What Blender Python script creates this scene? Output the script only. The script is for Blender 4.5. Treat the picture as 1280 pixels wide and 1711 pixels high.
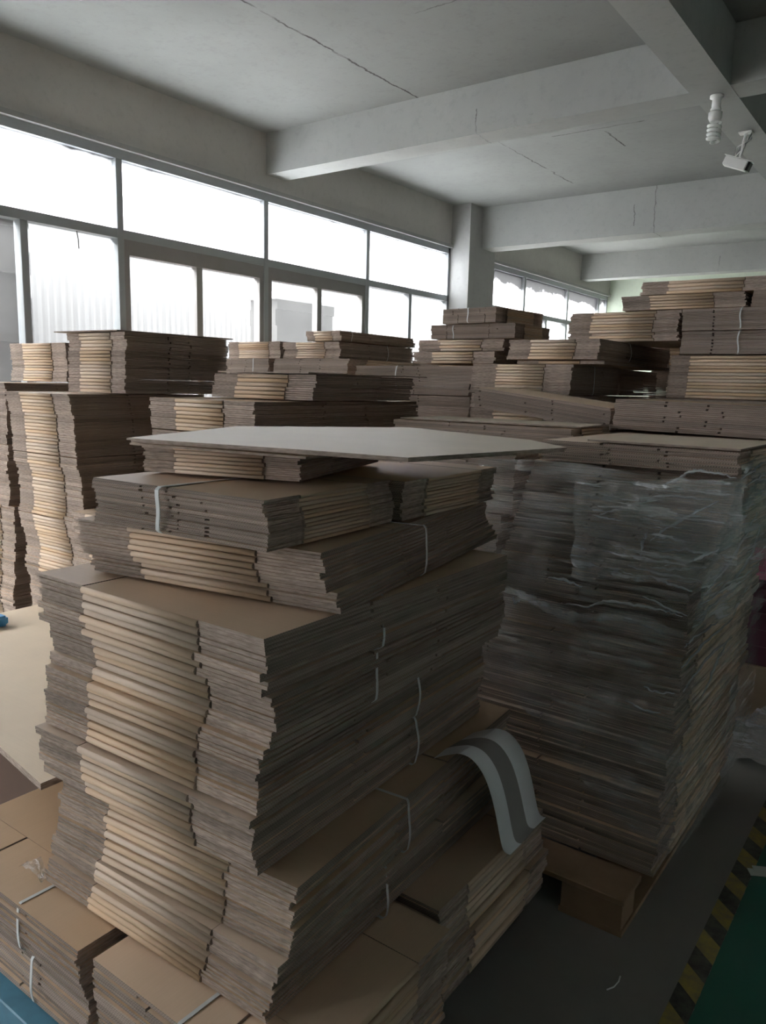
import bpy, bmesh, math, random
from mathutils import Matrix, Vector
for o in list(bpy.data.objects): bpy.data.objects.remove(o)
random.seed(7)
S = bpy.context.scene
COL = S.collection
R = math.radians
# ------------------------------------------------------------------ camera
cd = bpy.data.cameras.new('camera'); cam = bpy.data.objects.new('camera', cd); COL.objects.link(cam)
cd.sensor_fit = 'HORIZONTAL'; cd.sensor_width = 36; cd.lens = 36*1292.7/1280; cd.clip_end = 200
rx = Vector((0.80505422, 0.59268368, 0.0247742)); dn = Vector((0.11560355, -0.11578993, -0.98652345)); fw = Vector((-0.58182774, 0.79706885, -0.16173351))
m = Matrix((( rx.x, -dn.x, -fw.x), (rx.y, -dn.y, -fw.y), (rx.z, -dn.z, -fw.z))).to_4x4()
m.translation = (0, 0, 1.6); cam.matrix_world = m
S.camera = cam
# ------------------------------------------------------------------ world, light, exposure
S.view_settings.view_transform = 'Standard'; S.view_settings.look = 'None'
S.view_settings.gamma = 1; S.view_settings.use_curve_mapping = False
S.view_settings.exposure = 3.68
WORLD = 2.6
w = bpy.data.worlds.new('sky'); S.world = w; w.use_nodes = True
bg = w.node_tree.nodes['Background']; bg.inputs[0].default_value = (1.0, 0.985, 0.975, 1); bg.inputs[1].default_value = WORLD
S.cycles.max_bounces = 12; S.cycles.diffuse_bounces = 8; S.cycles.transparent_max_bounces = 16
WX = -5.85; CZ = 4.04; HEAD = 3.48; TR = 2.845
def portal(y0, y1, z0, z1):
    d = bpy.data.lights.new('window_portal', 'AREA'); d.shape = 'RECTANGLE'; d.size = y1-y0; d.size_y = z1-z0
    d.cycles.is_portal = True
    o = bpy.data.objects.new('window_portal', d); COL.objects.link(o)
    o.matrix_world = Matrix.Translation((WX-.45, (y0+y1)/2, (z0+z1)/2)) @ Matrix.Rotation(R(-90), 4, 'Y') @ Matrix.Rotation(R(90), 4, 'Z')
portal(-9.9, 9.33, .9, HEAD); portal(10.2, 15.4, .9, 3.45)

# ------------------------------------------------------------------ material helpers
def mat(name):
    mt = bpy.data.materials.new(name); mt.use_nodes = True
    nt = mt.node_tree; b = nt.nodes['Principled BSDF']
    return mt, nt, b
def N(nt, t, **kw):
    n = nt.nodes.new(t)
    for k, v in kw.items(): setattr(n, k, v)
    return n
def mth(nt, op, a, b=None, c=None, clamp=False):
    n = nt.nodes.new('ShaderNodeMath'); n.operation = op; n.use_clamp = clamp
    for i, v in enumerate((a, b, c)):
        if v is None: continue
        if isinstance(v, (int, float)): n.inputs[i].default_value = v
        else: nt.links.new(v, n.inputs[i])
    return n.outputs[0]
def mix(nt, f, a, b, blend='MIX'):
    n = nt.nodes.new('ShaderNodeMix'); n.data_type = 'RGBA'; n.blend_type = blend
    for s, v in ((n.inputs[0], f), (n.inputs[6], a), (n.inputs[7], b)):
        if isinstance(v, (int, float)): s.default_value = v
        elif isinstance(v, tuple): s.default_value = (*v, 1)[:4]
        else: nt.links.new(v, s)
    return n.outputs[2]
def noise(nt, vec, scale, detail=3, rough=.55):
    n = nt.nodes.new('ShaderNodeTexNoise'); n.inputs['Scale'].default_value = scale
    n.inputs['Detail'].default_value = detail; n.inputs['Roughness'].default_value = rough
    if vec is not None: nt.links.new(vec, n.inputs['Vector'])
    return n.outputs['Fac']
def objco(nt): return nt.nodes.new('ShaderNodeTexCoord').outputs['Object']
def sep(nt, v):
    n = nt.nodes.new('ShaderNodeSeparateXYZ'); nt.links.new(v, n.inputs[0]); return n.outputs
def scl(nt, v, s):
    n = nt.nodes.new('ShaderNodeVectorMath'); n.operation = 'MULTIPLY'; nt.links.new(v, n.inputs[0]); n.inputs[1].default_value = s
    return n.outputs[0]
def ramp(nt, f, a, b):
    n = nt.nodes.new('ShaderNodeMapRange'); nt.links.new(f, n.inputs[0]); n.inputs[1].default_value = a; n.inputs[2].default_value = b
    n.clamp = True; return n.outputs[0]
def plain(name, col, rough=.6, metal=0, noise_amt=0, nscale=8):
    mt, nt, b = mat(name)
    b.inputs['Roughness'].default_value = rough; b.inputs['Metallic'].default_value = metal
    if noise_amt:
        f = noise(nt, objco(nt), nscale)
        c = mix(nt, f, tuple(x*(1-noise_amt) for x in col), tuple(min(1, x*(1+noise_amt)) for x in col)); nt.links.new(c, b.inputs['Base Color'])
    else: b.inputs['Base Color'].default_value = (*col, 1)
    return mt

def make_kraft(name, base, sat=1.0):
    mt, nt, b = mat(name)
    co = objco(nt); rnd = nt.nodes.new('ShaderNodeObjectInfo').outputs['Random']
    f = noise(nt, co, 5); g = noise(nt, scl(nt, co, (3, 260, 40)), 1.0, 2)
    c = mix(nt, f, tuple(x*.88 for x in base), tuple(x*1.08 for x in base))
    c = mix(nt, mth(nt, 'MULTIPLY', g, .22), c, (base[0]*.6, base[1]*.55, base[2]*.5))
    hv = nt.nodes.new('ShaderNodeHueSaturation'); nt.links.new(c, hv.inputs['Color'])
    nt.links.new(mth(nt, 'MULTIPLY_ADD', rnd, .30, .84), hv.inputs['Value'])
    r2 = mth(nt, 'FRACT', mth(nt, 'MULTIPLY', rnd, 17.3))
    nt.links.new(mth(nt, 'MULTIPLY_ADD', r2, .4, .8*sat), hv.inputs['Saturation'])
    nt.links.new(hv.outputs[0], b.inputs['Base Color']); b.inputs['Roughness'].default_value = .55; b.inputs['Specular IOR Level'].default_value = .45
    return mt
KRAFT = make_kraft('kraft_board', (.65, .495, .36))
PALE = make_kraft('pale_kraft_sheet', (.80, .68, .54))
def make_edge(name, flute, base=(.38, .30, .25)):
    mt, nt, b = mat(name)
    co = objco(nt); x, y, z = sep(nt, co)
    rnd = nt.nodes.new('ShaderNodeObjectInfo').outputs['Random']
    n1 = noise(nt, scl(nt, co, (40, 40, 300)), 1.0, 3)
    n2 = noise(nt, scl(nt, co, (6, 6, 60)), 1.0, 2)
    if flute:
        u = mth(nt, 'PINGPONG', mth(nt, 'ADD', y, mth(nt, 'MULTIPLY', x, .0)), .0035)   # 0..0.0035
        u = mth(nt, 'DIVIDE', u, .0035)
        v = mth(nt, 'DIVIDE', mth(nt, 'PINGPONG', z, .0041), .0041)
        d = mth(nt, 'ABSOLUTE', mth(nt, 'SUBTRACT', u, v))
        hole = ramp(nt, d, .18, .34)
        liner = ramp(nt, v, .78, .9)
        hole = mth(nt, 'MULTIPLY', hole, mth(nt, 'SUBTRACT', 1.0, liner))
        hole = mth(nt, 'MULTIPLY', hole, .82)
        c = mix(nt, hole, base, tuple(q*.25 for q in base))
        c = mix(nt, mth(nt, 'MULTIPLY', n1, .4), c, tuple(q*.5 for q in base))
    else:
        c = mix(nt, ramp(nt, n1, .35, .7), tuple(q*1.12 for q in base), tuple(q*.55 for q in base))
    hi = mth(nt, 'MULTIPLY', ramp(nt, n2, .6, .75), .45)
    c = mix(nt, hi, c, (.50, .40, .31))
    hv = nt.nodes.new('ShaderNodeHueSaturation'); nt.links.new(c, hv.inputs['Color'])
    nt.links.new(mth(nt, 'MULTIPLY_ADD', rnd, .5, .75), hv.inputs['Value'])
    nt.links.new(hv.outputs[0], b.inputs['Base Color']); b.inputs['Roughness'].default_value = .85
    return mt
ENDM = make_edge('fluted_cut_edge', True); SIDEM = make_edge('flat_cut_edge', False)
CARD = [KRAFT, ENDM, SIDEM]

def make_paint(name, base, cracks):
    """white-washed concrete with dirt, fine cracks at given world places"""
    mt, nt, b = mat(name)
    co = objco(nt); x, y, z = sep(nt, co)
    f = noise(nt, co, .9, 6, .6); g = noise(nt, co, 14, 4, .7)
    c = mix(nt, ramp(nt, f, .3, .75), tuple(q*1.0 for q in base), tuple(q*.80 for q in base))
    c = mix(nt, mth(nt, 'MULTIPLY', ramp(nt, g, .52, .8), .4), c, tuple(q*.6 for q in base))
    sp = noise(nt, co, 3.1, 5, .75)
    c = mix(nt, mth(nt, 'MULTIPLY', ramp(nt, sp, .655, .74), .55), c, (.25, .24, .22))
    wob = mth(nt, 'MULTIPLY', mth(nt, 'SUBTRACT', noise(nt, co, 5, 6, .7), .5), .10)
    brk = ramp(nt, noise(nt, co, 2.3, 3), .38, .5)
    ax = {'x': x, 'y': y, 'z': z}
    for (a, v, wdt, a2, lo, hi, st) in cracks:
        d = mth(nt, 'ABSOLUTE', mth(nt, 'ADD', mth(nt, 'SUBTRACT', ax[a], v), wob))
        k = mth(nt, 'SUBTRACT', 1.0, ramp(nt, d, wdt*.5, wdt))
        k = mth(nt, 'MULTIPLY', k, mth(nt, 'MULTIPLY', mth(nt, 'GREATER_THAN', ax[a2], lo), mth(nt, 'LESS_THAN', ax[a2], hi)))
        k = mth(nt, 'MULTIPLY', mth(nt, 'MULTIPLY', k, brk), st)
        c = mix(nt, k, c, (.06, .055, .05))
    nt.links.new(c, b.inputs['Base Color']); b.inputs['Roughness'].default_value = .8
    bp = nt.nodes.new('ShaderNodeBump'); bp.inputs['Strength'].default_value = .25; bp.inputs['Distance'].default_value = .01
    nt.links.new(noise(nt, co, 6, 6, .65), bp.inputs['Height']); nt.links.new(bp.outputs[0], b.inputs['Normal'])
    return mt
WHITE = make_paint('limewashed_concrete', (.40, .40, .385), [])
CEIL = make_paint('ceiling_plaster', (.32, .33, .315), [('x', -4.04, .012, 'y', 3.2, 6.1, 1), ('x', -4.02, .010, 'y', 7.2, 9.3, .8),
      ('x', -3.0, .012, 'y', 7.55, 8.1, 1), ('y', 7.45, .010, 'x', -3.5, -2.6, .8), ('y', 4.6, .008, 'x', -3.2, -2.0, .5)])
BEAMM = make_paint('beam_plaster', (.43, .44, .42), [('x', -3.45, .006, 'z', 3.6, 3.85, .7), ('x', -3.2, .006, 'y', 9, 11, .6)])
WALLL = make_paint('window_wall_plaster', (.54, .525, .49), [])
GREENW = make_paint('pale_green_plaster', (.72, .80, .66), [])
# floor: worn grey concrete; green enamel beyond the taped line
mt, nt, b = mat('factory_floor'); co = objco(nt); x, y, z = sep(nt, co)
f = noise(nt, co, 2.2, 6, .65); g = noise(nt, co, 40, 3)
cc = mix(nt, f, (.19, .19, .175), (.31, .305, .28)); cc = mix(nt, mth(nt, 'MULTIPLY', g, .3), cc, (.30, .29, .26))
gg = mix(nt, f, (.025, .125, .09), (.045, .195, .145))
edge = mth(nt, 'ADD', x, mth(nt, 'MULTIPLY', mth(nt, 'SUBTRACT', noise(nt, co, 30), .5), .012))
c = mix(nt, mth(nt, 'GREATER_THAN', edge, -.375), cc, gg)
nt.links.new(c, b.inputs['Base Color']); nt.links.new(mth(nt, 'MULTIPLY_ADD', f, .3, .32), b.inputs['Roughness'])
FLOOR = mt
ALU = plain('aluminium_frame', (.36, .38, .39), .42, .3, .08)
ALUD = plain('brown_grey_sash', (.27, .26, .25), .5, .2, .08)
STRAP = plain('white_pp_strap', (.66, .68, .68), .4)
WOOD = plain('pallet_wood', (.30, .20, .125), .8, 0, .35, 9)
BLUE = plain('blue_plastic', (.07, .21, .30), .45, 0, .3, 20)

# ------------------------------------------------------------------ mesh helpers
def bx(bm, x0, y0, z0, x1, y1, z1, mi=0):
    v = [bm.verts.new(p) for p in ((x0,y0,z0),(x1,y0,z0),(x1,y1,z0),(x0,y1,z0),(x0,y0,z1),(x1,y0,z1),(x1,y1,z1),(x0,y1,z1))]
    fs = []
    for q in ((3,2,1,0),(4,5,6,7),(0,1,5,4),(2,3,7,6),(1,2,6,5),(3,0,4,7)):
        fc = bm.faces.new([v[i] for i in q]); fc.material_index = mi; fs.append(fc)
    return fs
def mesh(bm, name, mats, smooth=False):
    me = bpy.data.meshes.new(name)
    bmesh.ops.recalc_face_normals(bm, faces=bm.faces)
    bm.to_mesh(me); bm.free()
    for mm in (mats if isinstance(mats, list) else [mats]): me.materials.append(mm)
    if smooth:
        for p in me.polygons: p.use_smooth = True
    return me
def link(name, me, parent=None, loc=None, rot=None):
    o = bpy.data.objects.new(name, me); COL.objects.link(o)
    if parent: o.parent = parent
    if loc is not None: o.location = loc
    if rot is not None: o.rotation_euler = rot
    return o
def tag(o, label, cat, group=None, kind=None):
    if label: o['label'] = label
    if cat: o['category'] = cat
    if group: o['group'] = group
    if kind: o['kind'] = kind
    return o
def boxes(name, bl, m, parent=None, struct=False, bevel=0):
    bm = bmesh.new()
    for q in bl: bx(bm, *q)
    if bevel: bmesh.ops.bevel(bm, geom=bm.edges[:], offset=bevel, segments=2, affect='EDGES')
    o = link(name, mesh(bm, name, m), parent)
    if struct: o['kind'] = 'structure'
    return o
def tube(bm, pts, r, seg=8, mi=0, closed=False):
    rings = []; n = len(pts)
    for i, p in enumerate(pts):
        p = Vector(p)
        a = Vector(pts[(i-1) % n]) if (i > 0 or closed) else p
        c = Vector(pts[(i+1) % n]) if (i < n-1 or closed) else p
        t = (c-a).normalized(); up = Vector((0,0,1)) if abs(t.z) < .9 else Vector((1,0,0))
        s = t.cross(up).normalized(); u = s.cross(t)
        rr = r[i] if isinstance(r, (list, tuple)) else r
        rings.append([bm.verts.new(p + (s*math.cos(2*math.pi*k/seg) + u*math.sin(2*math.pi*k/seg))*rr) for k in range(seg)])
    for i in range(n if closed else n-1):
        A, B = rings[i], rings[(i+1) % n]
        for k in range(seg):
            f = bm.faces.new((A[k], A[(k+1)%seg], B[(k+1)%seg], B[k])); f.material_index = mi; f.smooth = True
    if not closed:
        for rg in (rings[0], rings[-1]):
            f = bm.faces.new(rg); f.material_index = mi

# ------------------------------------------------------------------ room shell
Y0, Y1 = -10.0, 15.5; XR = 4.6
fl = boxes('floor', [(WX-.3, Y0-.3, -.2, XR+.3, Y1+.3, 0)], FLOOR, None, True)
ce = boxes('ceiling', [(WX-.3, Y0-.3, CZ, XR+.3, Y1+.3, CZ+.25)], CEIL, None, True)
boxes('wall_left', [(WX-.25, Y0, 0, WX, Y1, .9), (WX-.25, Y0, HEAD+.04, WX, 9.6, CZ), (WX-.25, 10.15, 3.49, WX, Y1, CZ)], WALLL, None, True)
boxes('trim_1', [(WX-.25, Y0, HEAD, WX+.035, 9.5, HEAD+.04), (WX-.25, 10.17, 3.45, WX+.035, Y1, 3.49)], WHITE, None, True)   # pale ledge over the windows
boxes('wall_far', [(WX-.25, Y1, 0, XR, Y1+.2, CZ)], GREENW, None, True)
boxes('wall_right', [(XR, Y0, 0, XR+.2, Y1, CZ)], make_paint('bounce_wall_paint', (.74, .73, .70), []), None, True)  # unseen wall, set close and painted pale to bounce light onto dark carton sides
boxes('wall_near', [(WX-.25, Y0-.2, 0, XR, Y0, CZ)], WHITE, None, True)
boxes('wall_pier', [(WX-.25, 9.45, 0, -5.56, 10.17, CZ)], WHITE, None, True)
# beams
bl = []
boxes('trim_2', [(WX, 5.88, 3.654, XR, 6.16, CZ)], BEAMM, None, True)
boxes('trim_3', [(-5.56, 9.78, 3.50, XR, 10.10, CZ)], BEAMM, None, True)
boxes('trim_4', [(WX, 14.0, 3.60, XR, 14.28, CZ)], BEAMM, None, True)
boxes('trim_5', [(WX, 1.6, 3.654, XR, 1.88, CZ)], BEAMM, None, True)
boxes('trim_6', [(-1.749, Y0, 3.651, -1.482, Y1, CZ)], BEAMM, None, True)

# windows -----------------------------------------------------------
def glassmat(name, frost, tint, dirt):
    mt = bpy.data.materials.new(name); mt.use_nodes = True; nt = mt.node_tree; nt.nodes.clear()
    out = N(nt, 'ShaderNodeOutputMaterial'); tr = N(nt, 'ShaderNodeBsdfTransparent'); tl = N(nt, 'ShaderNodeBsdfTranslucent'); gl = N(nt, 'ShaderNodeBsdfGlossy')
    tr.inputs[0].default_value = (.97, .985, 1, 1); gl.inputs['Roughness'].default_value = .08
    co = objco(nt); x, y, z = sep(nt, co)
    n1 = noise(nt, scl(nt, co, (1, 1.2, 2.2)), 1.4, 5, .6)
    top = ramp(nt, mth(nt, 'ADD', z, mth(nt, 'MULTIPLY', n1, .45)), dirt, dirt+.06)       # grime that starts near the head
    n2 = noise(nt, scl(nt, co, (1, 7, 1.2)), 2.0, 5, .7)
    c = mix(nt, mth(nt, 'MULTIPLY', ramp(nt, n1, .4, .8), .35), tint, (.45, .47, .47))
    grime = mth(nt, 'MAXIMUM', mth(nt, 'MULTIPLY', top, .85), mth(nt, 'MULTIPLY', ramp(nt, n2, .66, .80), .5))
    c = mix(nt, grime, c, (.07, .07, .07)); nt.links.new(c, tl.inputs[0])
    ct = mix(nt, grime, (.97, .985, 1), (.10, .10, .10)); nt.links.new(ct, tr.inputs[0])
    m1 = N(nt, 'ShaderNodeMixShader'); m1.inputs[0].default_value = frost; nt.links.new(tr.outputs[0], m1.inputs[1]); nt.links.new(tl.outputs[0], m1.inputs[2])
    m2 = N(nt, 'ShaderNodeMixShader'); m2.inputs[0].default_value = .04; nt.links.new(m1.outputs[0], m2.inputs[1]); nt.links.new(gl.outputs[0], m2.inputs[2])
    nt.links.new(m2.outputs[0], out.inputs[0]); return mt
GL_UP = glassmat('frosted_glass', .85, (.93, .96, 1.0), 2.74)
GL_UP2 = glassmat('torn_film_glass', .85, (.95, .97, 1.0), 2.50)
GL_LO = glassmat('clear_dusty_glass', .03, (.95, .96, .97), 9)
XF = WX-.06     # frame plane
def window(n, y0, y1, head, mulls, lows, sashes, glu):
    root = bpy.data.objects.new('window_%d' % n, None); COL.objects.link(root); root.location = (XF, (y0+y1)/2, .9); root['kind'] = 'structure'
    inv = Matrix.Translation(-root.location)
    def part(name, bl, m, bevel=0):
        bm = bmesh.new()
        for q in bl: bx(bm, *q)
        if bevel: bmesh.ops.bevel(bm, geom=bm.edges[:], offset=bevel, segments=1, affect='EDGES')
        bmesh.ops.transform(bm, matrix=inv, verts=bm.verts)
        return link(name, mesh(bm, name, m), root)
    t = .032
    fr = [(XF-.05, y0, head-.075, XF+.05, y1, head), (XF-.05, y0, .9, XF+.05, y1, .96), (XF-.05, y0, TR-.075, XF+.05, y1, TR),
          (XF-.05, y0, .9, XF+.05, y0+.05, head), (XF-.05, y1-.05, .9, XF+.05, y1, head)]
    part('window_frame', fr, ALU)
    for yy in mulls: part('mullion', [(XF-.05, yy-t, .96, XF+.055, yy+t, head-.075)], ALU, .004)
    for yy in lows: part('mullion', [(XF-.045, yy-t, .96, XF+.05, yy+t, TR-.075)], ALU, .004)
    for (a, b_) in sashes:
        c0 = (a+b_)/2
        part('sash_frame', [(XF-.04, a+t, TR-.20, XF+.045, b_-t, TR-.075), (XF-.04, a+t, .96, XF+.045, a+t+.055, TR-.2), (XF-.04, b_-t-.055, .96, XF+.045, b_-t, TR-.2), (XF-.04, c0-.035, .96, XF+.035, c0+.035, TR-.2)], ALUD)
    part('upper_pane', [(XF-.006, y0+.05, TR, XF, y1-.05, head-.075)], glu)
    part('lower_pane', [(XF-.006, y0+.05, .96, XF, y1-.05, TR-.075)], GL_LO)
    return root
k = 1.3
mu = [1.9*k-1.32*k*i for i in range(7, -1, -1)] + [3.206*k, 4.533*k, 5.842*k]
lows = [2.55*k, 1.25*k, 6.55*k, -.1*k]
window(1, Y0+.1, 9.45, HEAD, mu, lows, [(3.206*k, 4.533*k), (4.533*k, 5.842*k), (.58*k, 1.9*k)][0:2], GL_UP)
window(2, 10.17, 15.45, 3.45, [11.77, 13.5, 15.0], [12.65, 14.2], [], GL_UP2)
CRK = plain('dark_crack', (.05, .05, .05), .8)
w1 = [o for o in COL.objects if o.name == 'window_1'][0]
for P in ([(6.417, 3.339), (6.38, 3.247), (6.4, 3.147), (6.477, 3.085), (6.603, 3.073)], [(9.07, 3.029), (9.18, 2.948), (9.261, 2.878)], [(5.672, 2.955), (5.738, 2.908), (5.805, 2.888)],
          [(7.341, 2.896), (7.433, 2.866)], [(3.786, 2.777), (3.799, 2.705), (3.802, 2.635)], [(6.316, 3.133), (6.28, 3.049)]):
    bm = bmesh.new(); tube(bm, [(XF+.004-w1.location.x, y_-w1.location.y, z_-.9) for y_, z_ in P], .0045, 6); link('crack_line', mesh(bm, 'crack_line', CRK), w1)
# outside: pale ribbed sheet fence, unseen yard added for bounce light, grey shed
mt, nt, b = mat('ribbed_sheet'); co = objco(nt); x, y, z = sep(nt, co)
rib = mth(nt, 'PINGPONG', y, .06)
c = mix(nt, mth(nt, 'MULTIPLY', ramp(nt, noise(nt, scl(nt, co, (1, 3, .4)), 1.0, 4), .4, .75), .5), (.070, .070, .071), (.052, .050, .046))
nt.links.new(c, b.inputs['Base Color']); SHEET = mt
bm = bmesh.new()
prev = None
for i in range(1280):
    yy = -12 + i*.03; dx = .0045*math.sin(i*1.9)
    q = [bm.verts.new(p_) for p_ in ((-8.6+dx, yy, -.5), (-8.6+dx, yy, 3.9), (-8.63+dx, yy, 3.9), (-8.63+dx, yy, -.5))]
    if prev:
        for j in range(4): bm.faces.new((prev[j], q[j], q[(j+1) % 4], prev[(j+1) % 4]))
    prev = q
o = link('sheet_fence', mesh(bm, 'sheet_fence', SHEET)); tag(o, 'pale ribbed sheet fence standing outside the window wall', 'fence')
o = boxes('yard', [(-40, -30, -.7, WX-.3, 40, -.5)], plain('bounce_yard_concrete', (.42, .41, .39), .9, 0, .1, 2)); tag(o, None, None, None, 'structure'); o.name = 'floor_yard_bounce'  # unseen ground added to bounce skylight up onto the ceiling
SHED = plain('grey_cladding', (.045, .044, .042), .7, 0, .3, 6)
def shed(y0, y1, x0, h, label):
    r = bpy.data.objects.new('shed', None); COL.objects.link(r); r.location = (x0, y0, -.5); tag(r, label, 'building')
    q = []
    zz = 0
    while zz < h: q.append((-.45 + .02*(int(zz/.2) % 2), 0, zz, 0 + .03*(int(zz/.2) % 2), y1-y0, min(h, zz+.2))); zz += .2
    boxes('cladding', q, SHED, r); boxes('roof', [(-.55, -.1, h, .25, y1-y0+.1, h+.08)], plain('shed_roof', (.5, .5, .5), .6), r)
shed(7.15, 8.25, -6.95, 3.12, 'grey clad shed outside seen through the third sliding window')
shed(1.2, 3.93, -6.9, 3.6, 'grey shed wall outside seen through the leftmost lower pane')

# ------------------------------------------------------------------ flat cartons
CACHE = {}
def carton_mesh(Lf, Lc, fl_, p, s1, s2, var):
    """folded flat carton: x along the creased side (flap, body, flap), y along the cut side"""
    key = (round(Lf, 3), round(Lc, 3), round(fl_, 3), round(p, 4), s1, s2, var)
    if key in CACHE: return CACHE[key]
    rnd = random.Random(hash(key) & 0xffff)
    bm = bmesh.new(); t = p*.43; g = .0015
    # body : two plies creased at both sides, rounded fold
    rr = p*.45; h = rr*2
    prof = []
    for a in (-90, -50, 0, 50, 90): prof.append((rr*.75 - rr*.75*math.cos(R(a)) - .002, rr + rr*math.sin(R(a))))
    far = [(Lc - y_, z_) for (y_, z_) in reversed(prof)]
    poly = prof + far
    x0, x1 = fl_+g, Lf-fl_-g
    A = [bm.verts.new((x0, y_, z_)) for y_, z_ in poly]; B = [bm.verts.new((x1, y_, z_)) for y_, z_ in poly]
    n = len(poly)
    for i in range(n):
        f = bm.faces.new((A[i], A[(i+1) % n], B[(i+1) % n], B[i])); f.material_index = 0
        if i != 4 and i != n-1: f.smooth = True
    for V in (A, B):
        f = bm.faces.new(V); f.material_index = 2
    # flaps : two plies x two panels at each end
    for (xa, xb) in ((0, fl_), (Lf-fl_, Lf)):
        for ply, s in ((0, s2), (1, s1)):
            z0 = 0 if ply == 0 else p*.98 - t
            sl = s*Lc
            for (ya, yb) in ((.004, sl-.004), (sl+.004, Lc-.004)):
                dz = rnd.uniform(0, p*.05); dx = rnd.uniform(-.003, .003)
                fs = bx(bm, xa + (dx if xa == 0 else 0), ya + rnd.uniform(-.002, .002), z0 + (dz if ply == 0 else -dz), xb + (dx if xa != 0 else 0), yb, z0+t + (dz if ply == 0 else -dz))
                for i, f in enumerate(fs):
                    f.material_index = 0 if i < 2 else (2 if i < 4 else 1)
    me = mesh(bm, 'flat_carton', CARD); CACHE[key] = me
    return me
def strap_obj(parent, Lf, s, z1, off=.004, w_=.007, bulge=.006, thick=.0016, rnd=random, side=1):
    """loop round the bundle in the plane y = s"""
    pts = []
    o_ = off; top = z1-.0006; bot = .0018
    def seg(a, b, n, bl=0):
        for i in range(n):
            q = i/n; pts.append((a[0]+(b[0]-a[0])*q + bl*math.sin(math.pi*q), a[1]+(b[1]-a[1])*q))
    seg((-o_+.006, top), (Lf+o_-.006, top), 6); seg((Lf+o_-.006, top), (Lf+o_, top-.006), 2)
    seg((Lf+o_, top-.006), (Lf+o_, bot+.006), 8, bulge); seg((Lf+o_, bot+.006), (Lf+o_-.006, bot), 2)
    seg((Lf+o_-.006, bot), (-o_+.006, bot), 6); seg((-o_+.006, bot), (-o_, bot+.006), 2)
    seg((-o_, bot+.006), (-o_, top-.006), 8, -bulge); seg((-o_, top-.006), (-o_+.006, top), 2)
    bm = bmesh.new(); n = len(pts); rings = []
    cx, cz = Lf/2, z1/2
    for i, (x_, z_) in enumerate(pts):
        ax, az = pts[(i-1) % n]; bx_, bz = pts[(i+1) % n]
        tx, tz = bx_-ax, bz-az; l = math.hypot(tx, tz) or 1; nx, nz = tz/l, -tx/l
        if nx*(x_-cx) + nz*(z_-cz) < 0: nx, nz = -nx, -nz
        wob = .004*math.sin(i*.7+s*9)
        rings.append([bm.verts.new((x_+nx*d, s+wob+yy, z_+nz*d)) for d, yy in ((0, -w_/2), (thick, -w_/2), (thick, w_/2), (0, w_/2))])
    for i in range(n):
        A, B = rings[i], rings[(i+1) % n]
        for k_ in range(4): bm.faces.new((A[k_], A[(k_+1) % 4], B[(k_+1) % 4], B[k_]))
    return link('strap', mesh(bm, 'strap', STRAP), parent)
BN = 0
def bundle(label, x, y, z0, z1, w_, d_, face='fold', rot=0, flap=None, slots=(.36, .62), p=.0163, strap=None, roll=0, pitch=0,
           jit=.004, drift=.008, group=None, n=None, sw=.007, bulge=.006, ends=None, seed=None):
    """x, y: near-left bottom corner; w_ along the near side, d_ depth; face: which side is the near one"""
    global BN
    BN += 1
    rnd = random.Random(BN*31 if seed is None else seed)
    if n is None: n = max(1, round((z1-z0-.003)/p))
    p = (z1-z0-.0015)/n
    r = bpy.data.objects.new('carton_bundle', None); COL.objects.link(r)
    rz = R(rot)
    Lf, Lc = (w_, d_) if face == 'fold' else (d_, w_)
    fl_ = (flap if flap is not None else .24*Lf)
    M = Matrix.Translation((x, y, z0)) @ Matrix.Rotation(rz, 4, 'Z') @ Matrix.Rotation(R(-roll), 4, 'Y') @ Matrix.Rotation(R(pitch), 4, 'X')
    if face == 'cut': M = M @ Matrix.Translation((w_, 0, 0)) @ Matrix.Rotation(R(90), 4, 'Z')
    r.matrix_world = M
    tag(r, label, 'cardboard bundle', group or 'bundles of flat cartons')
    px = py = 0; vx = vy = 0
    for i in range(n):
        me = carton_mesh(Lf, Lc, fl_, p, slots[0], slots[1], rnd.randrange(3))
        vx = vx*.7 + rnd.uniform(-1, 1)*drift*.35; vy = vy*.7 + rnd.uniform(-1, 1)*drift*.35
        px = px*.9 + vx; py = py*.9 + vy
        o = bpy.data.objects.new('flat_carton', me); COL.objects.link(o); o.parent = r
        ex = ends(i/(n-1 if n > 1 else 1)) if ends else (0, 0)
        o.location = (px + rnd.uniform(-jit, jit) + ex[0], py + rnd.uniform(-jit, jit) + ex[1], i*p + .0004)
        a = R(rnd.uniform(-.25, .25))
        if rnd.random() < .5:      # flipped end for end so the slots vary
            o.location.x += Lf; o.location.y += Lc; a += math.pi
        o.rotation_euler = (0, 0, a)
    for s in (strap or []):
        strap_obj(r, Lf, s*Lc, n*p+.001, off=jit+.003, w_=sw, bulge=bulge)
    return r

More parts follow.
